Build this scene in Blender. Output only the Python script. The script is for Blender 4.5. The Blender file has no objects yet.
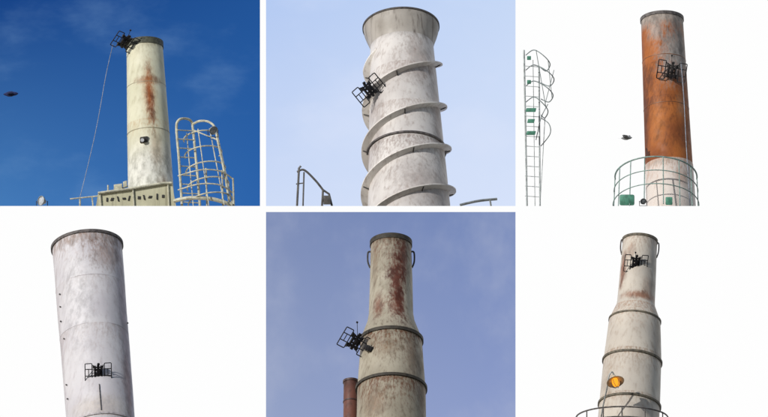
import bpy, bmesh, math, random
from mathutils import Vector, Matrix
random.seed(4)
S=10.0
def W(px,py,y=0.0): return Vector(((px-384)/S, y, (208.5-py)/S))
def lin(c):
    o=[]
    for v in c[:3]:
        v=v/255.0
        o.append(v/12.92 if v<=0.04045 else ((v+0.055)/1.055)**2.4)
    return (o[0],o[1],o[2],1.0)
scene=bpy.context.scene
scene.view_settings.view_transform='Standard'
scene.view_settings.look='None'
scene.view_settings.exposure=0
# ------------------------------------------------------------ materials
class NT:
    def __init__(s,name):
        s.m=bpy.data.materials.new(name); s.m.use_nodes=True
        s.t=s.m.node_tree; s.t.nodes.clear()
        s.out=s.t.nodes.new('ShaderNodeOutputMaterial')
    def n(s,typ,**k):
        n=s.t.nodes.new(typ)
        for a,b in k.items(): setattr(n,a,b)
        return n
    def l(s,a,b): s.t.links.new(a,b)
    def math(s,op,a,b=None,clamp=False):
        n=s.n('ShaderNodeMath',operation=op); n.use_clamp=clamp
        for i,v in enumerate((a,b)):
            if v is None: continue
            if isinstance(v,(int,float)): n.inputs[i].default_value=v
            else: s.l(v,n.inputs[i])
        return n.outputs[0]
    def mix(s,f,a,b):
        n=s.n('ShaderNodeMix',data_type='RGBA')
        for sock,v in ((n.inputs[0],f),(n.inputs[6],a),(n.inputs[7],b)):
            if isinstance(v,(int,float)): sock.default_value=v
            elif isinstance(v,tuple): sock.default_value=v
            else: s.l(v,sock)
        return n.outputs[2]
    def noise(s,vec,scale,detail=5,rough=0.6,stretch=None):
        if stretch:
            mp=s.n('ShaderNodeMapping'); mp.inputs['Scale'].default_value=stretch
            s.l(vec,mp.inputs[0]); vec=mp.outputs[0]
        n=s.n('ShaderNodeTexNoise'); n.inputs['Scale'].default_value=scale
        n.inputs['Detail'].default_value=detail; n.inputs['Roughness'].default_value=rough
        s.l(vec,n.inputs['Vector']); return n.outputs[0]
    def ramp(s,v,lo,hi,a=0.0,b=1.0):
        n=s.n('ShaderNodeMapRange',interpolation_type='SMOOTHSTEP')
        n.inputs[1].default_value=lo; n.inputs[2].default_value=hi
        n.inputs[3].default_value=a; n.inputs[4].default_value=b
        s.l(v,n.inputs[0]); return n.outputs[0]

def steel(name,base,alt,dirt,blobs=(),streak=0.5,spots=0.5,rough=0.6,metal=0.0,runs=()):
    """weathered painted steel.
    blobs: (u deg, v px, su, sv, strength, colour, raggedness); runs: (v0, length, strength, colour) stains running down from a joint"""
    t=NT(name); tc=t.n('ShaderNodeTexCoord'); ob=tc.outputs['Object']
    sp=t.n('ShaderNodeSeparateXYZ'); t.l(tc.outputs['UV'],sp.inputs[0]); U,V=sp.outputs[0],sp.outputs[1]
    big=t.noise(ob,0.28,3,0.5); col=t.mix(t.ramp(big,0.3,0.7),lin(base),lin(alt))
    st=t.noise(ob,1.0,5,0.6,(2.4,2.4,0.09))
    col=t.mix(t.math('MULTIPLY',t.ramp(st,0.48,0.80),streak),col,lin(dirt))
    fine=t.noise(ob,5.0,6,0.7,(1,1,0.6))
    med=t.noise(ob,1.1,6,0.62)
    col=t.mix(t.math('MULTIPLY',t.math('MULTIPLY',t.ramp(fine,0.50,0.80),t.ramp(med,0.45,0.7)),spots),col,lin(dirt))
    rag=t.noise(ob,1.0,9,0.68,(1.6,1.6,0.7))
    rag2=t.noise(ob,1.0,7,0.66,(5.0,5.0,0.20))
    for (v0,ln,stg,c) in runs:
        f=t.math('DIVIDE',t.math('SUBTRACT',V,v0),ln)
        on=t.math('GREATER_THAN',f,0.0)
        fall=t.math('SUBTRACT',1.0,f,True)
        k=t.math('ADD',t.math('MULTIPLY',fall,0.22),rag2)
        mm=t.math('MULTIPLY',t.math('MULTIPLY',t.ramp(k,0.60,0.84),fall),on)
        col=t.mix(t.math('MULTIPLY',mm,stg),col,lin(c))
    for (u0,v0,su,sv,stg,c,k) in blobs:
        du=t.math('DIVIDE',t.math('SUBTRACT',U,u0/10.0),su/10.0)
        dv=t.math('DIVIDE',t.math('SUBTRACT',V,v0),sv)
        r=t.math('SQRT',t.math('ADD',t.math('MULTIPLY',du,du),t.math('MULTIPLY',dv,dv)))
        a=t.math('SUBTRACT',1.0,r)
        a=t.math('ADD',a,t.math('MULTIPLY',t.math('SUBTRACT',rag,0.5),2.4*k))
        a=t.math('ADD',a,t.math('MULTIPLY',t.math('SUBTRACT',rag2,0.5),1.8*k))
        m=t.math('MULTIPLY',t.ramp(a,-0.05,0.85),stg)
        cc=t.mix(t.ramp(rag,0.38,0.65),lin(c),lin(tuple(x*0.70 for x in c)))
        col=t.mix(m,col,cc)
    b=t.n('ShaderNodeBsdfPrincipled'); t.l(col,b.inputs['Base Color'])
    b.inputs['Metallic'].default_value=metal
    t.l(t.ramp(med,0.3,0.7,rough-0.12,rough+0.15),b.inputs['Roughness'])
    b.inputs['Specular IOR Level'].default_value=0.35
    bp=t.n('ShaderNodeBump'); bp.inputs['Strength'].default_value=0.30; bp.inputs['Distance'].default_value=0.16
    dent=t.noise(ob,0.55,2,0.4,(1,1,0.5))
    h=t.math('ADD',t.math('MULTIPLY',dent,1.6),t.math('MULTIPLY',fine,0.10))
    t.l(t.math('ADD',h,t.math('MULTIPLY',med,0.25)),bp.inputs['Height']); t.l(bp.outputs[0],b.inputs['Normal'])
    t.l(b.outputs[0],t.out.inputs[0]); return t.m

def plain(name,c,rough=0.5,metal=0.0,var=0.25):
    t=NT(name); tc=t.n('ShaderNodeTexCoord')
    nz=t.noise(tc.outputs['Object'],2.5,5,0.6)
    col=t.mix(t.ramp(nz,0.35,0.7),lin(c),lin(tuple(x*(1-var) for x in c)))
    b=t.n('ShaderNodeBsdfPrincipled'); t.l(col,b.inputs['Base Color'])
    b.inputs['Roughness'].default_value=rough; b.inputs['Metallic'].default_value=metal
    t.l(b.outputs[0],t.out.inputs[0]); return t.m
def glow(name,c,strength):
    t=NT(name); e=t.n('ShaderNodeEmission'); e.inputs[0].default_value=lin(c); e.inputs[1].default_value=strength
    t.l(e.outputs[0],t.out.inputs[0]); return t.m
def skymat(name,cols,z0,z1,x0,x1,cloud,camt,stretch,lo=0.45,hi=0.8):
    """cols: top-left, top-right, bottom-left, bottom-right"""
    t=NT(name); tc=t.n('ShaderNodeTexCoord'); sp=t.n('ShaderNodeSeparateXYZ'); t.l(tc.outputs['Object'],sp.inputs[0])
    fz=t.ramp(sp.outputs[2],z0,z1); fx=t.ramp(sp.outputs[0],x0,x1)
    fz.node.interpolation_type='LINEAR'; fx.node.interpolation_type='LINEAR'
    tl,tr,bl,br=[lin(c) for c in cols]
    col=t.mix(fz,t.mix(fx,bl,br),t.mix(fx,tl,tr))
    nz=t.noise(tc.outputs['Object'],1.0,5,0.55,stretch)
    col=t.mix(t.math('MULTIPLY',t.ramp(nz,lo,hi),camt),col,lin(cloud))
    e=t.n('ShaderNodeEmission'); t.l(col,e.inputs[0]); t.l(e.outputs[0],t.out.inputs[0]); return t.m

M={}
M['black']=plain('black_anodised_metal',(30,28,32),0.45,0.3)
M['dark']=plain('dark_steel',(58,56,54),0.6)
M['cream']=plain('cream_painted_steel',(200,198,176),0.55)
M['galv']=plain('galvanised_steel',(150,155,155),0.5,0.3)
M['green']=plain('green_painted_steel',(84,150,126),0.55)
M['greengrey']=plain('grey_green_steel',(138,164,156),0.55)
M['palesteel']=plain('pale_grey_steel',(176,184,184),0.55)
M['cable']=plain('cable_jacket',(150,158,172),0.6)
M['glass']=plain('lamp_glass',(190,195,200),0.15)
M['rim']=plain('rim_steel',(84,86,70),0.7,0,0.5)
M['rimgrey']=plain('rim_grey_steel',(104,98,96),0.7,0,0.5)
M['bird']=plain('bird_feather_dark',(28,38,84),0.9)
M['gull']=plain('bird_feather_grey',(140,142,144),0.9)

# ------------------------------------------------------------ mesh helpers
def empty(name,loc=None):
    e=bpy.data.objects.new(name,None); scene.collection.objects.link(e); e.empty_display_size=0.5
    return e
ZCUT=(208.5-206)/S
def finish(bm,name,mat,parent=None,clip=False,smooth=True,bevel=0):
    if clip:
        g=bm.verts[:]+bm.edges[:]+bm.faces[:]
        bmesh.ops.bisect_plane(bm,geom=g,plane_co=(0,0,ZCUT),plane_no=(0,0,-1),clear_outer=True)
    me=bpy.data.meshes.new(name); bm.to_mesh(me); bm.free()
    o=bpy.data.objects.new(name,me); scene.collection.objects.link(o)
    me.materials.append(mat)
    if smooth:
        for p in me.polygons: p.use_smooth=True
        try: me.set_sharp_from_angle(angle=math.radians(35))
        except Exception: pass
    if parent: o.parent=parent
    return o
def tube(bm,pts,r,n=8,closed=False):
    pts=[Vector(p) for p in pts]; N=len(pts); rings=[]; prev=None
    for i,p in enumerate(pts):
        if closed: d=pts[(i+1)%N]-pts[i-1]
        else: d=pts[min(i+1,N-1)]-pts[max(i-1,0)]
        if d.length<1e-6: d=Vector((0,0,1))
        d.normalize()
        if prev is None:
            a=Vector((0,1,0)) if abs(d.y)<0.9 else Vector((1,0,0))
            u=(a-d*a.dot(d)).normalized()
        else: u=(prev-d*prev.dot(d)).normalized()
        prev=u; v=d.cross(u)
        rings.append([bm.verts.new(p+(u*math.cos(2*math.pi*k/n)+v*math.sin(2*math.pi*k/n))*r) for k in range(n)])
    m=N if closed else N-1
    for i in range(m):
        a,b=rings[i],rings[(i+1)%N]
        for k in range(n): bm.faces.new((a[k],a[(k+1)%n],b[(k+1)%n],b[k]))
    if not closed:
        bm.faces.new(rings[0][::-1]); bm.faces.new(rings[-1])
def box(bm,c,ax,ay,az,bev=0.0):
    vs=[bm.verts.new(c+ax*i+ay*j+az*k) for i in(-1,1) for j in(-1,1) for k in(-1,1)]
    fs=[(0,1,3,2),(4,6,7,5),(0,4,5,1),(2,3,7,6),(0,2,6,4),(1,5,7,3)]
    ff=[bm.faces.new([vs[i] for i in f]) for f in fs]
    if bev>0:
        es=list({e for f in ff for e in f.edges})
        bmesh.ops.bevel(bm,geom=es,offset=bev,segments=2,affect='EDGES',profile=0.6)
def smoothpts(pts,n=8):
    P=[Vector(p) for p in pts]; out=[]
    for i in range(len(P)-1):
        p0=P[max(i-1,0)];p1=P[i];p2=P[i+1];p3=P[min(i+2,len(P)-1)]
        for k in range(n):
            t=k/n
            out.append(0.5*((2*p1)+(p2-p0)*t+(2*p0-5*p1+4*p2-p3)*t*t+(3*p1-p0-3*p2+p3)*t**3))
    out.append(P[-1]); return out

class Stack:
    def __init__(s,base,top,sn,y0):
        s.b=Vector(base);s.t=Vector(top);s.sn=sn;s.y0=y0
        dx=(s.t.x-s.b.x);dz=-(s.t.y-s.b.y);L=math.hypot(dx,dz);dx/=L;dz/=L
        c=math.sqrt(1-sn*sn); s.c=c
        s.A=Vector((dx*c,sn,dz*c)); s.e1=Vector((dz,0,-dx))
        s.e2=s.e1.cross(s.A)
        if s.e2.y>0: s.e2=-s.e2
        s.L=L
    def C(s,py):
        t=(s.b.y-py)/(s.b.y-s.t.y)
        return W(s.b.x+(s.t.x-s.b.x)*t,py,s.y0+(s.sn/s.c)*s.L*t/S)
    def N(s,phi): return s.e1*math.sin(phi)+s.e2*math.cos(phi)
    def P(s,phi,r,py): return s.C(py)+s.N(phi)*(r/S)
    def lathe(s,bm,prof,n=112,wob=0):
        uvl=bm.loops.layers.uv.verify(); rings=[]
        for (py,r) in prof:
            ring=[]
            for k in range(n):
                ph=-math.pi+2*math.pi*k/n
                rr=r+(wob*math.sin(ph*3+py*0.06)+wob*0.6*math.sin(ph*5-py*0.11) if wob else 0)
                ring.append(bm.verts.new(s.P(ph,rr,py)))
            rings.append(ring)
        for i in range(len(prof)-1):
            for k in range(n):
                k2=(k+1)%n
                f=bm.faces.new((rings[i][k],rings[i][k2],rings[i+1][k2],rings[i+1][k]))
                vals=[(k,i),(k+1,i),(k+1,i+1),(k,i+1)]
                for lp,(a,b) in zip(f.loops,vals):
                    ph=-math.pi+2*math.pi*a/n
                    lp[uvl].uv=(math.degrees(ph)/10.0, prof[b][0]-prof[b][1]*s.sn)
    def ring(s,bm,py,r,w,h,n=112):
        s.lathe(bm,[(py+h/2,r-0.5),(py+h/2,r+w),(py-h/2,r+w),(py-h/2,r-0.5)],n)
def densify(prof,step=6):
    o=[]
    for (a,b) in zip(prof[:-1],prof[1:]):
        k=max(1,int(abs(a[0]-b[0])/step))
        for i in range(k): o.append((a[0]+(b[0]-a[0])*i/k,a[1]+(b[1]-a[1])*i/k))
    o.append(prof[-1]); return o
def topclose(prof,wall=1.2,depth=14):
    py,r=prof[-1]; return prof+[(py,r-wall),(py+depth,r-wall),(py+depth,0.05)]

# ------------------------------------------------------------ robot
def robot(center,right,up,sc,clip=False,antenna=None,tall=1.0):
    """magnetic wall-climbing crawler: slim chassis of stacked modules between two squared tubular bumper frames"""
    r=right.normalized(); u=(up-r*up.dot(r)).normalized(); n=r.cross(u)
    if n.y>0: n=-n
    u=u*tall
    k=sc/S
    def L(a,b,c=0): return center+(r*a+u*b+n*c)*k
    e=empty('inspection_robot')
    bm=bmesh.new()
    for x in (-3.4,0,3.4):
        box(bm,L(x,0,0),r*(1.0 if x else 1.25)*k,u*(7.4 if x==0 else 6.4)*k,n*1.5*k,0.03)
    for b in (-4.6,-1.2,2.2,5.2): box(bm,L(0,b,0.9),r*4.3*k,u*0.75*k,n*0.5*k,0.02)
    box(bm,L(0.4,8.2,0.5),r*1.3*k,u*1.0*k,n*1.2*k,0.03)
    box(bm,L(0.6,1.0,2.4),r*1.5*k,u*2.2*k,n*.8*k,0.03)
    finish(bm,'chassis_modules',M['black'],e,clip)
    bm=bmesh.new()
    for sg in (-1,1):
        x0,x1,yy,z=6.6,14.0,9.2,0.8; cr=0.8; pts=[]
        for (cx,cy,a0) in ((x1-cr,yy-cr,0),(x0+cr,yy-cr,90),(x0+cr,-yy+cr,180),(x1-cr,-yy+cr,270)):
            for j in range(4):
                a=math.radians(a0+j*30); pts.append(L(sg*(cx+cr*math.cos(a)),cy+cr*math.sin(a),z))
        tube(bm,pts,0.5*k,8,True)
        for b in (-3.4,3.4): tube(bm,[L(0,b,0.6),L(sg*14,b,0.7)],0.48*k)
        tube(bm,[L(sg*10.3,3.4,.7),L(sg*10.3,-3.4,.7)],0.42*k)
        tube(bm,[L(sg*3.4,6,.2),L(sg*6.8,7.6,.8)],0.4*k); tube(bm,[L(sg*3.4,-6,.2),L(sg*6.8,-7.6,.8)],0.4*k)
    finish(bm,'tubular_frame',M['black'],e,clip)
    bm=bmesh.new()
    for sg in (-1,1):
        for b in (-5.2,5.2):
            tube(bm,[L(sg*4.5,b,-1.4),L(sg*5.7,b,-1.4)],1.7*k,16)
    finish(bm,'magnetic_wheels',M['dark'],e,clip)
    if antenna:
        bm=bmesh.new(); tube(bm,[L(-1,6,1),L(antenna[0],antenna[1],1)],0.25*k)
        box(bm,L(antenna[0],antenna[1],1),r*.8*k,u*.8*k,n*0.6*k,0.01)
        finish(bm,'antenna',M['black'],e,clip)
    return e
def rotbasis(deg,yaw=0,tilt=0):
    a=math.radians(deg)
    R=Matrix.Rotation(math.radians(tilt),3,'X')@Matrix.Rotation(-a,3,'Y')@Matrix.Rotation(math.radians(yaw),3,'Z')
    return R@Vector((1,0,0)),R@Vector((0,0,1))

def floodlight(c,k,parentname,dirv):
    e=empty(parentname); d=dirv.normalized()
    a=Vector((0,1,0)) if abs(d.y)<0.9 else Vector((1,0,0)); u=d.cross(a).normalized(); v=d.cross(u)
    def rev(bm,prof,n=28):
        rings=[[bm.verts.new(c+(d*h+(u*math.cos(2*math.pi*j/n)+v*math.sin(2*math.pi*j/n))*r)*k) for j in range(n)] for h,r in prof]
        for i in range(len(prof)-1):
            for j in range(n): bm.faces.new((rings[i][j],rings[i][(j+1)%n],rings[i+1][(j+1)%n],rings[i+1][j]))
    return e,rev

# ============================================================ SKY
def sheet(name,x0,x1,y0,y1,y,mat):
    bm=bmesh.new(); vs=[bm.verts.new(W(a,b,y)) for a,b in((x0,y1),(x1,y1),(x1,y0),(x0,y0))]; bm.faces.new(vs)
    return finish(bm,name,mat,None,False,False)
white=glow('overcast_white_sky',(254,254,254),1.0)
sheet('white_background',-900,1700,-700,1100,20.5,white)
def zz(py): return (208.5-py)/S
def xx(px): return (px-384)/S
sheet('sky',-60,260,-60,206,20.0,skymat('clear_blue_sky',((24,68,136),(34,84,152),(68,122,184),(44,100,172)),zz(206),zz(0),xx(0),xx(260),(120,160,205),0.28,(0.09,0.09,0.17),0.5,0.8))
sheet('sky',266,515.5,-60,206,20.0,skymat('pale_blue_sky',((180,202,242),(198,216,246),(206,220,247),(214,226,250)),zz(206),zz(0),xx(266),xx(516),(222,230,250),0.4,(0.08,0.08,0.12),0.45,0.8))
sheet('sky',266,515.5,212,480,20.0,skymat('hazy_blue_sky',((124,140,182),(116,136,186),(148,162,198),(140,156,202)),zz(417),zz(212),xx(266),xx(516),(178,186,210),0.5,(0.11,0.11,0.09),0.42,0.8))

# ============================================================ PANEL 1
e=empty('smokestack')
s1=Stack((151.5,206),(144.5,44),0.36,4.0)
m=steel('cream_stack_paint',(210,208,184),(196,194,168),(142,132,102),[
  (10,172,300,44,0.8,(216,216,210),0.06),
  (8,92,30,40,0.6,(186,132,74),0.5),(8,92,15,38,0.95,(146,76,32),0.5),(5,80,60,6,0.65,(156,96,52),0.6),(16,108,8,30,0.7,(126,60,28),0.6),
  (20,146,26,28,0.4,(176,140,100),0.6),(40,188,30,18,0.5,(150,100,66),0.6),(0,40,90,9,0.45,(140,126,88),0.5),(60,100,20,90,0.3,(150,136,100),.3)],  # the tall brown band on the right paints in the stack's shaded side
  0.45,0.25,runs=[(118,30,.5,(170,130,86)),(34,30,.5,(130,116,76))])
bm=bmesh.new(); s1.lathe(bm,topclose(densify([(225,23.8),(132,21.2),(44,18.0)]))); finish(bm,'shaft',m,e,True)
bm=bmesh.new(); s1.ring(bm,46,18,0.9,6); finish(bm,'top_rim',M['rim'],e,True)
bm=bmesh.new()
for py,w,h in ((135,0.3,0.8),(88,0.15,0.5)): s1.ring(bm,py,18+(py-44)*0.036,w,h)
finish(bm,'weld_seams',plain('weld_bead',(160,152,126)),e,True)
r,u=rotbasis(-32,20,20); robot(W(125,42,s1.C(45).y-2.2),r,u,0.94,True,(-3,15))
e=empty('clamp_camera'); c=s1.P(-0.22,21.8,147)
bm=bmesh.new(); box(bm,c,Vector((.40,0,.05)),Vector((0,.25,0)),Vector((0,0,.30)),0.1); tube(bm,[c+Vector((-.1,-.2,.0)),c+Vector((-.15,-.65,-.05))],0.24,16)
finish(bm,'housing',M['dark'],e,True)
bm=bmesh.new(); tube(bm,[c+Vector((-.15,-.62,-.05)),c+Vector((-.155,-.68,-.05))],0.18,16); finish(bm,'lens',M['glass'],e,True)
bm=bmesh.new(); tube(bm,smoothpts([W(113,44,9.5),W(106,75,10),W(97,125,10),W(88,165,10),W(80,197,9)]),0.035,6)
finish(bm,'tether_cable',M['cable'],None,True)
e=empty('caged_ladder')
cg=Stack((211,206),(200,132),0.42,1.0)
def cr(py): return 17.0+(py-132)*0.075
bm=bmesh.new()
for py in (138,154,170,186,202):
    tube(bm,[cg.P(math.radians(a),cr(py),py) for a in range(-100,131,8)],0.075,8)
finish(bm,'cage_hoops',M['cream'],e,True)
bm=bmesh.new()
for a in (-50,-5,35,72): tube(bm,[cg.P(math.radians(a),cr(138),136),cg.P(math.radians(a),cr(215),215)],0.06,6)
finish(bm,'cage_straps',M['cream'],e,True)
bm=bmesh.new()
tube(bm,smoothpts([W(182,206,1),W(179,160,1.5),W(176.5,130,2),W(178,121,2),W(184,118.5,2.4),W(191,121,3),W(193,130,3),W(197,170,2),W(200,206,1.5)],6),0.13,8)
tube(bm,smoothpts([W(193,124,3),W(200,121,2.5),W(209,122,2),W(215,128,1.5),W(218,142,1),W(224,170,.6),W(230,206,0)],6),0.12,8)
for i,py in enumerate(range(130,206,9)):
    k=(py-120)/86; tube(bm,[W(176.5+5*k,py,2-k),W(193+6*k,py+1,3-1.5*k)],0.07,6)
tube(bm,[W(193,130,3),W(218,140,1)],0.07,6)
finish(bm,'ladder_rails_and_rungs',M['cream'],e,True)
e=empty('guard_rail')
bm=bmesh.new()
for y in (176,190): tube(bm,smoothpts([W(178,y,0.5),W(200,y-6,-.4),W(220,y-5,-.2),W(233,y+3,0.6)],5),0.08,6)
for x,y in ((206,168),(222,170),(233,178)): tube(bm,[W(x,y,0.2),W(x+1,206,0.2)],0.1,6)
tube(bm,smoothpts([W(174,201,0.2),W(190,198,-.2),W(212,199,-.4),W(232,205,0)]),0.2,8)
finish(bm,'rails_and_posts',M['cream'],e,True)
def simple_flood(cx,cy,y,k,name,mat,clip,dirv):
    e,rev=floodlight(W(cx,cy,y),k,name,Vector(dirv))
    bm=bmesh.new(); rev(bm,[(-4,0.05),(-4,1.6),(-2,2.6),(0,4.2),(1.6,4.6),(1.6,4.1),(0.2,3.6)]); finish(bm,'reflector_housing',mat,e,clip)
    bm=bmesh.new(); rev(bm,[(0.9,4.0),(1.2,2.5),(1.3,0.05)]); finish(bm,'lens',M['glass'],e,clip)
    bm=bmesh.new(); c=W(cx,cy,y); tube(bm,[c+Vector((-.5*k*10,0,0)),c+Vector((-.5*k*10,.1,-.7*k*10)),c+Vector((.5*k*10,.1,-.7*k*10)),c+Vector((.5*k*10,0,0))],0.05,6)
    finish(bm,'yoke_bracket',M['dark'],e,clip)
simple_flood(213,130,-.4,0.1,'floodlight',M['galv'],True,(0.5,-1,-0.5))
e=empty('steel_platform')
bm=bmesh.new()
pl=[(98,193),(128,189),(164,183),(172,183),(176,206),(96,206)]
f=[bm.verts.new(W(a,b,1.4)) for a,b in pl]; b2=[bm.verts.new(W(a,b,3.2)) for a,b in pl]
bm.faces.new(f); bm.faces.new(b2[::-1])
for i in range(len(pl)): j=(i+1)%len(pl); bm.faces.new((f[i],b2[i],b2[j],f[j]))
finish(bm,'plate_girder',steel('girder_paint',(204,202,174),(186,184,156),(104,98,80),[],0.6,0.5),e,True,False)
bm=bmesh.new()
for a,b in zip(pl[:3],pl[1:4]): tube(bm,[W(a[0],a[1],1.2),W(b[0],b[1],1.2)],0.14,6)
for x in (100,133,168): tube(bm,[W(x,192-(x-98)*.13,1.3),W(x+1,206,1.3)],0.1,6)
finish(bm,'flange_and_stiffeners',M['cream'],e,True)
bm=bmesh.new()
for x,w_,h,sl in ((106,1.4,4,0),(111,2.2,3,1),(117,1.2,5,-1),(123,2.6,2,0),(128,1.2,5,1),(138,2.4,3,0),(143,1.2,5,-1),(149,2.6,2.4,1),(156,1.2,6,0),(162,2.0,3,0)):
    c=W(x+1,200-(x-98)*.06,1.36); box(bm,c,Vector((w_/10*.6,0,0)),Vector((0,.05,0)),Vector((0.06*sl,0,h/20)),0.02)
finish(bm,'web_opening_shade_blocks',M['dark'],e,True)  # solid dark blocks on the web, standing in for shade inside cut-outs
bm=bmesh.new(); tube(bm,[W(70,199,2),W(98,196,2),W(128,186,2)],0.08,6); tube(bm,[W(80,199,2),W(80,206,2)],0.1,6); tube(bm,[W(92,197,2),W(93,206,2)],0.08,6)
tube(bm,[W(108,192,1.8),W(108,185,1.8)],0.09,6); box(bm,W(118,187,1.8),Vector((.42,0,.06)),Vector((0,.3,0)),Vector((0,0,.3)),.05); box(bm,W(125,184,1.8),Vector((.2,0,.06)),Vector((0,.2,0)),Vector((0,0,.3)),.05)
finish(bm,'handrail_and_boxes',M['cream'],e,True)
simple_flood(42,201,2,0.11,'searchlight',M['galv'],True,(-0.7,-0.6,0.2))
def bird(cx,cy,y,k,mat,flap=0.2,yaw=0.0):
    e=empty('bird'); c=W(cx,cy,y)
    bm=bmesh.new(); pr=[(-4,.05),(-3,.7),(-1,1.5),(1,1.6),(2.6,1.1),(3.4,1.0),(4.1,.7),(5,.05)]; n=12
    d=Vector((math.cos(yaw),-math.sin(yaw)*.4,0.05)).normalized(); v=Vector((0,0,1)); w=d.cross(v)
    rs=[[bm.verts.new(c+(d*h+(w*math.cos(2*math.pi*j/n)+v*math.sin(2*math.pi*j/n))*q)*k) for j in range(n)] for h,q in pr]
    for i in range(len(pr)-1):
        for j in range(n): bm.faces.new((rs[i][j],rs[i][(j+1)%n],rs[i+1][(j+1)%n],rs[i+1][j]))
    a=[bm.verts.new(c+(d*x+w*z)*k) for x,z in ((-3.2,.4),(-6.2,1.6),(-6.6,0),(-6.2,-1.6),(-3.2,-.4))]; bm.faces.new(a)
    finish(bm,'body',mat,e,False)
    bm=bmesh.new()
    for sg in (-1,1):
        pts=[(1.6,.6,0),(2.4,4,flap*5),(.8,9,flap*7),(-.6,8.4,flap*6.5),(-1.2,4.5,flap*4.5),(-1.6,.6,0)]
        vs=[bm.verts.new(c+(d*x+w*(sg*z)+v*h)*k) for x,z,h in pts]; bm.faces.new(vs)
    o=finish(bm,'wings',mat,e,False); md=o.modifiers.new('t','SOLIDIFY'); md.thickness=0.06
bird(10,94,6,0.17,M['bird'],0.06,0.2)

# ============================================================ PANEL 2
e=empty('smokestack')
s2=Stack((409,206),(401,28),0.52,2.0)
def r2(py): return 30.5+(py-28)*0.060
m=steel('white_stack_paint',(210,206,202),(190,185,182),(134,118,108),[
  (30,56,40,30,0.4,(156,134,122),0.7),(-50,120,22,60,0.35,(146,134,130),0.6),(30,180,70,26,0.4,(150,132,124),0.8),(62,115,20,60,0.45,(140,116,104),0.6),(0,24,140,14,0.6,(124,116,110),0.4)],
  0.65,0.3,runs=[(60,40,.5,(136,116,106)),(134,50,.75,(132,114,106)),(98,40,.5,(142,122,110))])
bm=bmesh.new(); s2.lathe(bm,topclose(densify([(240,r2(240)),(30,r2(30))]))); finish(bm,'shaft',m,e,True)
bm=bmesh.new(); s2.lathe(bm,[(50,31.2),(46,32.0),(42,33.4),(38,35.2),(33,37.0),(27,38.0),(27,36.6),(33,35),(42,31)]); finish(bm,'flared_cap',steel('cap_steel',(176,170,162),(140,134,126),(76,66,58),[],0.9,0.6,runs=[]),e,True)
bm=bmesh.new(); s2.ring(bm,27.5,37.4,1.2,1.7); finish(bm,'cap_rim',plain('cap_rim_dark',(84,78,74),.7,0,.4),e,True)
bm=bmesh.new(); bmc=bmesh.new()
def strake(phi0,pyA,pyB,pitch):
    n=160; prev=None
    for i in range(n+1):
        py=pyA+(pyB-pyA)*i/n; ph=phi0+(pyA-py)/pitch*2*math.pi
        w_=7.4*min(1.0,(n-i)/10.0+0.08)
        q=[s2.P(ph,r2(py)-.3,py+1.8),s2.P(ph,r2(py)+w_,py+.6),s2.P(ph,r2(py)+w_,py-.6),s2.P(ph,r2(py)-.3,py-.4)]
        q=[bm.verts.new(p) for p in q]
        if prev:
            for k in range(4): bm.faces.new((prev[k],prev[(k+1)%4],q[(k+1)%4],q[k]))
        prev=q
        if i%18==5:
            a=s2.P(ph,r2(py)+.5,py+2.8); b=s2.P(ph,r2(py)+6,py+1); tube(bmc,[a,b],0.06,5)
for k in range(2): strake(-math.pi/2+math.pi*k,235,58,84)
finish(bm,'helical_strakes',steel('strake_paint',(224,220,214),(200,194,188),(130,114,102),[],0.6,0.4),e,True)
finish(bmc,'strake_brackets',M['dark'],e,True)
bm=bmesh.new(); s2.ring(bm,152,r2(152),2.2,1.6); finish(bm,'flange_ring',M['rimgrey'],e,True)
r,u=rotbasis(38,20,15); robot(W(369,90,s2.C(90).y-3.6),r,u,1.08,True,None)
e=empty('platform_handrail')
bm=bmesh.new()
tube(bm,[W(297,206,0),W(299,168,0),W(301,166,0)],0.11,8); tube(bm,[W(303,206,0),W(304,172,0)],0.08,8)
tube(bm,smoothpts([W(297,172,0),W(304,170,0),W(315,180,0),W(323,190,0)]),0.11,8); tube(bm,[W(296,184,0),W(304,183,0)],0.07,6)
tube(bm,[W(323,190,0),W(329,194,0),W(332,206,0)],0.11,8); tube(bm,[W(323,190,0),W(322,206,0)],0.11,8)
box(bm,W(327,200,0),Vector((.36,0,0)),Vector((0,.3,0)),Vector((0,0,.45)),.06)
finish(bm,'posts_and_bracket',plain('weathered_grey_steel',(96,94,92)),e,True)
bm=bmesh.new(); tube(bm,smoothpts([W(460,205,0),W(478,201,.5),W(497,199,1)]),0.13,8); tube(bm,[W(490,200,.6),W(491,206,.6)],0.1,6)
finish(bm,'top_rail',M['galv'],e,True)

# ============================================================ PANEL 3
e=empty('smokestack')
s3=Stack((671,206),(662,20),0.38,4.0)
def r3(py): return 21.0+(py-20)*0.019
m=steel('rusted_stack',(170,100,46),(128,68,30),(70,38,22),[
  (0,14,400,14,0.9,(170,164,156),0.35),
  (40,50,70,38,0.9,(172,168,162),0.7),(70,40,60,30,0.75,(150,140,132),0.5),(-20,28,40,16,0.8,(168,158,150),0.6),
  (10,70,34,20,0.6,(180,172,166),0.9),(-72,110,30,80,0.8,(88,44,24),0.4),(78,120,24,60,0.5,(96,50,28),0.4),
  (-25,120,30,30,0.4,(196,124,62),0.5),(20,130,30,22,.5,(110,58,30),.9),(-40,80,22,22,.5,(98,52,30),.9),(40,104,16,18,.35,(186,150,116),.9)],0.8,0.6,0.65,0,[(60,60,.7,(84,44,24)),(94,60,.6,(88,46,26))])
bm=bmesh.new(); s3.lathe(bm,topclose(densify([(168,r3(168)),(20,r3(20))]))); finish(bm,'rusted_shaft',m,e,True)
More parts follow.
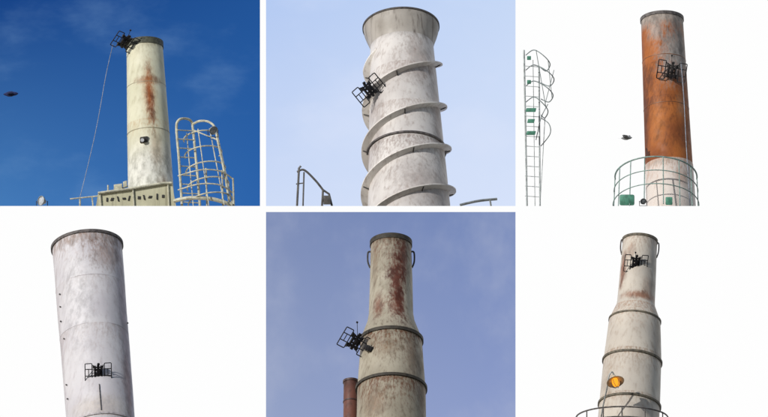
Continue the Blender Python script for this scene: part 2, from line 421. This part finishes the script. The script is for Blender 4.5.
bm=bmesh.new(); s3.lathe(bm,densify([(230,25.2),(168,24.3),(166,24.1),(165.6,23.0)])); finish(bm,'lower_shaft',steel('lower_white_paint',(218,208,200),(206,196,188),(160,120,94),[(0,158,400,7,0.5,(176,150,130),.5),(30,175,24,14,.45,(170,120,90),.6)],0.35,0.2,runs=[(157,36,.6,(168,116,80))]),e,True)
bm=bmesh.new(); s3.ring(bm,20,21,0.9,3); finish(bm,'top_rim',M['rimgrey'],e,True)
bm=bmesh.new(); s3.ring(bm,110,r3(110),.2,.6);s3.ring(bm,62,r3(62),.2,.6); finish(bm,'weld_seams',plain('rust_weld',(130,82,46)),e,True)
r,u=rotbasis(-8,-12,10); robot(W(672,71,s3.C(72).y-3.2),r,u,1.04,True,(-2,15))
bm=bmesh.new(); tube(bm,smoothpts([W(681,62,6),W(684,100,4.5),W(686,140,3),W(690,206,.5)]),0.045,6); finish(bm,'tether_cable',M['cable'],None,True)
e=empty('curved_guard_rail')
bm=bmesh.new()
cg2=Stack((656,230),(656,160),0.5,0.0)
for py,rr in ((177,41),(191,42),(205,43)):
    tube(bm,[cg2.P(math.radians(a),rr,py) for a in range(-96,97,6)],0.085 if py==177 else 0.055,6)
finish(bm,'curved_rails',M['greengrey'],e,True)
bm=bmesh.new()
for a in (-92,-62,-38,-16,10,34,58,92): tube(bm,[cg2.P(math.radians(a),41,177),cg2.P(math.radians(a),43,225)],0.06,6)
finish(bm,'posts',M['greengrey'],e,True)
bm=bmesh.new(); box(bm,W(627,200,-2),Vector((.75,0,0)),Vector((0,.4,0)),Vector((0,0,.55)),.2); box(bm,W(669,201,-4),Vector((.35,0,0)),Vector((0,.3,0)),Vector((0,0,.4)),.1)
finish(bm,'equipment_boxes',M['green'],e,True)
simple_flood(643,201,-4,0.07,'floodlight',M['dark'],True,(0.4,-1,-0.5))
e=empty('caged_ladder')
bm=bmesh.new()
tube(bm,[W(524,50,2),W(527,206,0)],0.09,8); tube(bm,[W(539,66,2),W(540,206,0)],0.08,8); tube(bm,[W(545,118,1),W(540,206,0)],0.04,6); tube(bm,[W(533,60,3),W(535,206,2)],0.04,6)
for y in range(66,206,10): tube(bm,[W(525,y,1),W(540,y+1,1)],0.035,6)
finish(bm,'stringers_and_rungs',M['palesteel'],e,True)
bm=bmesh.new()
for y,w in ((55,24),(70,28),(86,27),(102,22)):
    tube(bm,smoothpts([W(526,y,2),W(534,y-5,0.5),W(526+w*.75,y+1,-.5),W(526+w,y+9,0),W(526+w*.85,y+16,1),W(541,y+13,2)],6),0.055,6)
for (a,b) in (((536,50),(546,108)),((548,60),(552,98)),((554,70),(545,104))): tube(bm,[W(a[0],a[1],0),W(b[0],b[1],0)],0.04,6)
tube(bm,smoothpts([W(541,118,1),W(549,124,0),W(550,134,0),W(541,146,1)]),0.05,6); tube(bm,smoothpts([W(548,104,0),W(541,118,0),W(536,140,0)]),0.05,6)
finish(bm,'cage_hoops',plain('cage_grey_steel',(136,148,148)),e,True)
bm=bmesh.new()
for y,w in ((110,.5),(121,.35),(133,.45)): box(bm,W(531,y,-.2),Vector((w,0,0)),Vector((0,.5,0)),Vector((0.05,0,.2)),.04)
for y in (58,82): box(bm,W(529,y,-.2),Vector((.2,0,0)),Vector((0,.3,0)),Vector((0,0,.2)),.05)
finish(bm,'junction_boxes',M['green'],e,True)
bird(626,138,3,0.13,M['gull'],0.3,0.6)

# ============================================================ PANEL 4
e=empty('smokestack'); Y2=-12
s4=Stack((101.5,430),(87,246),0.46,Y2)
def r4(py): return 35.0-(py-246)*0.004
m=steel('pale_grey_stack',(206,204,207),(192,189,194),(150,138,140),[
  (-25,300,44,80,0.5,(222,221,223),0.2),(66,320,24,130,0.6,(160,134,136),0.3),(35,252,44,22,0.55,(158,128,112),0.8),(10,236,120,9,0.5,(150,128,114),0.7),(-78,330,14,110,0.4,(170,158,162),0.4),  # tall lilac-pink bands at both sides put side shading into the paint
  (60,385,18,50,.5,(160,112,98),.6),(0,405,80,16,.35,(190,174,148),.6)],0.5,0.2,0.5,0,[(230,56,.75,(140,112,98)),(322,60,.4,(150,128,118)),(274,40,.35,(150,132,124))])
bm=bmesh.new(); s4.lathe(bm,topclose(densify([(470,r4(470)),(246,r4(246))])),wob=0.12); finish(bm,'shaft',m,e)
bm=bmesh.new(); s4.ring(bm,247,35,1.4,2.6); finish(bm,'top_rim',M['rimgrey'],e)
bm=bmesh.new()
for py in (290,338): s4.ring(bm,py,r4(py),.08,.4)
s4.ring(bm,429,34.4,1.2,1.6)
finish(bm,'weld_seams',plain('grey_weld',(184,178,180)),e)
bm=bmesh.new()
for py,a in ((300,-60),(312,-62),(326,-64),(345,-58),(390,-62),(404,-62),(330,75)):
    c=s4.P(math.radians(a),35.2,py); tube(bm,[c,c+s4.N(math.radians(a))*.12],0.08,8)
tube(bm,[s4.P(math.radians(2),35,400),s4.P(math.radians(2),35,426)],0.05,6)
finish(bm,'bolts_and_conduit',M['rimgrey'],e)
r,u=rotbasis(1,4,20); robot(s4.P(math.radians(2),36.5,389),r,u,0.94,tall=1.12)

# ============================================================ PANEL 5
e=empty('smokestack')
s5=Stack((391.5,430),(391,243),0.44,Y2)
rust=(98,44,30)
m=steel('weathered_beige_stack',(170,163,146),(144,137,121),(90,76,60),[
  (16,278,34,46,0.95,rust,0.85),(38,255,24,38,0.85,rust,0.8),(26,300,16,26,.8,(92,42,28),.7),(-35,304,26,16,0.75,(116,62,42),0.8),(0,236,100,7,0.7,(100,82,64),0.5),(14,305,34,16,0.75,(110,54,36),0.7),(-50,262,16,30,.45,(126,100,76),.6),
  (40,350,24,44,0.5,(116,84,62),0.7),(-30,400,34,24,0.5,(122,88,64),0.7),(64,380,18,60,.5,(98,74,56),.4),(-10,345,40,16,.4,(126,96,70),.8)],0.9,0.6,0.65,0,
  [(232,70,.8,(100,58,40)),(328,50,1.0,(98,64,44)),(375,60,1.0,(100,66,46))])
bm=bmesh.new(); s5.lathe(bm,topclose(densify([(460,35.5),(390,34.2),(346,31.0),(340,30.6),(334,28.4),(322,23.6),(314,22.2),(243,20.2)])),wob=0.1); finish(bm,'shaft',m,e)
bm=bmesh.new(); s5.ring(bm,244,20,1.2,4.5); s5.ring(bm,341,30.6,1.7,3.0); s5.ring(bm,389,34.2,1.8,2.6); finish(bm,'flange_rings',plain('dark_flange',(62,56,46),.7,0,.4),e)
bm=bmesh.new()
for a in (-88,88):
    q=[s5.P(math.radians(a),r_,p) for r_,p in ((20,252),(23,253),(23.2,262),(21,268))]; tube(bm,smoothpts(q,5),0.09,8)
finish(bm,'lifting_brackets',M['dark'],e)
r,u=rotbasis(-30,12,12); robot(W(355,342,s5.C(342).y-2.5),r,u,1.12,False,(-8,17))
e=empty('inspection_lamp')
c=W(368,348,s5.C(345).y-3); bm=bmesh.new(); box(bm,c,Vector((.4,0,-.16)),Vector((0,.3,0)),Vector((.12,0,.25)),.06)
for k in range(3): tube(bm,[c+Vector((-.3+.25*k,-.25,-.3)),c+Vector((-.15+.25*k,-.25,.3))],0.06,6)
finish(bm,'housing',M['black'],e)
e=empty('rusty_smokestack')
s5b=Stack((351,440),(351,382),0.44,-9)
bm=bmesh.new(); s5b.lathe(bm,topclose([(450,8.0),(382,7.4)],.7,5),48); finish(bm,'pipe',steel('rusty_pipe',(104,66,56),(76,48,42),(50,32,28),[],.9,.8),e)
bm=bmesh.new(); s5b.ring(bm,382,7.4,.8,2,48); s5b.ring(bm,402,7.6,.5,1.2,48); finish(bm,'collar',plain('rust_collar',(72,50,46)),e)

# ============================================================ PANEL 6
e=empty('smokestack')
s6=Stack((628,430),(640,240),0.40,Y2)
m=steel('pale_beige_stack',(203,195,182),(187,179,168),(144,126,108),[
  (20,294,100,6,0.85,(150,98,70),0.6),(-58,268,22,26,0.85,(136,84,60),0.7),(-30,248,24,14,.5,(150,110,86),.7),(40,285,30,16,.4,(170,130,104),.6),(0,232,100,6,.5,(140,124,106),.5),
  (60,330,25,30,.35,(160,136,112),.6),(-50,380,25,25,.35,(160,136,112),.6)],0.6,0.35,0.6,0,[(300,40,.7,(156,118,92)),(346,44,.7,(146,120,98)),(228,40,.7,(138,102,80)),(390,30,.6,(148,120,98))])
bm=bmesh.new(); s6.lathe(bm,topclose(densify([(470,31.5),(404,30.4),(358,28.8),(324,26.0),(320,25.4),(306,19.4),(302,18.9),(240,17.2)])),wob=0.1); finish(bm,'shaft',m,e)
bm=bmesh.new(); s6.ring(bm,241,17,1.0,2.4); s6.ring(bm,321,25.4,1.1,1.6); s6.ring(bm,362,28.9,1.4,2.0); s6.ring(bm,406,30.5,1.4,2.0); finish(bm,'flange_rings',plain('beige_flange',(112,104,88),.7,0,.4),e)
bm=bmesh.new()
for a in (-80,88):
    q=[s6.P(math.radians(a),r_,p) for r_,p in ((17,242),(19,243),(19.2,251),(17.6,257))]; tube(bm,smoothpts(q,5),0.07,8)
finish(bm,'lifting_brackets',M['rimgrey'],e)
r,u=rotbasis(-6,10,20); robot(s6.P(math.radians(-8),19.5,271),r,u,0.84,False,(-2,12),tall=1.15)
# lamp
dl=Vector((0.22,-0.62,-0.75)).normalized()
c=W(615.5,382,Y2-5)
e,rev=floodlight(c,0.1,'warning_lamp',dl)
bm=bmesh.new(); rev(bm,[(-8,.05),(-8,1.8),(-5,2.2),(-3.5,3.6),(-.8,8.2),(-0.2,9.0),(-0.2,8.5),(-2.8,3.4)]); finish(bm,'bell_shade',plain('lamp_enamel',(224,206,172),.35),e)
bm=bmesh.new(); rev(bm,[(-3.0,3.0),(0,3.6),(3.0,3.5),(5.0,2.4),(5.8,.05)]); finish(bm,'lit_bulb',glow('amber_bulb',(255,164,44),1.35),e)
bm=bmesh.new()
for j in range(6):
    a=j*math.pi/3; X=Vector((math.cos(a),math.sin(a)*.8,math.sin(a)*-.6)); X=(X-dl*X.dot(dl)).normalized()
    tube(bm,smoothpts([c+(X*4.9-dl*.5)*.1,c+(X*4.8+dl*3)*.1,c+(X*3.2+dl*5.8)*.1,c+dl*.68],4),0.025,5)
finish(bm,'wire_guard',M['dark'],e)
bm=bmesh.new(); tube(bm,smoothpts([W(598,445,Y2-4),W(602,412,Y2-4),W(607,388,Y2-4.2),W(609,376,Y2-4.2),W(612,372,Y2-4.2),W(614,375,Y2-4.2)],6),0.07,8)
finish(bm,'lamp_pole',M['galv'],e)
e=empty('platform_handrail')
bm=bmesh.new(); hp=Stack((622,440),(622,400),0.25,Y2-2)
tube(bm,[hp.P(math.radians(a),46,418) for a in range(-100,101,5)],0.08,6)
tube(bm,[hp.P(math.radians(a),46,428) for a in range(-100,101,5)],0.07,6)
for a in (-80,-50,-24,0,30,62,84): tube(bm,[hp.P(math.radians(a),46,418),hp.P(math.radians(a),46,450)],.07,6)
finish(bm,'curved_rail_and_posts',M['rimgrey'],e)

# ============================================================ light & camera
D=Vector((-0.62,-0.62,0.48)).normalized()
w=bpy.data.worlds.new('World'); scene.world=w; w.use_nodes=True
nt=w.node_tree; bg=nt.nodes['Background']; sk=nt.nodes.new('ShaderNodeTexSky'); sk.sky_type='NISHITA'; sk.sun_disc=False
sk.sun_elevation=math.asin(D.z); sk.sun_rotation=math.atan2(D.x,D.y)
nt.links.new(sk.outputs[0],bg.inputs[0]); bg.inputs[1].default_value=0.085
ld=bpy.data.lights.new('sun','SUN'); ld.energy=3.1; ld.angle=math.radians(0.6); ld.color=(1,0.97,0.93)
lo=bpy.data.objects.new('sun',ld); scene.collection.objects.link(lo); lo.rotation_euler=(-D).to_track_quat('-Z','Y').to_euler()
cd=bpy.data.cameras.new('camera'); cd.type='ORTHO'; cd.ortho_scale=76.8; cd.clip_end=1000
co=bpy.data.objects.new('camera',cd); scene.collection.objects.link(co); co.location=(0,-120,0); co.rotation_euler=(math.radians(90),0,0)
scene.camera=co
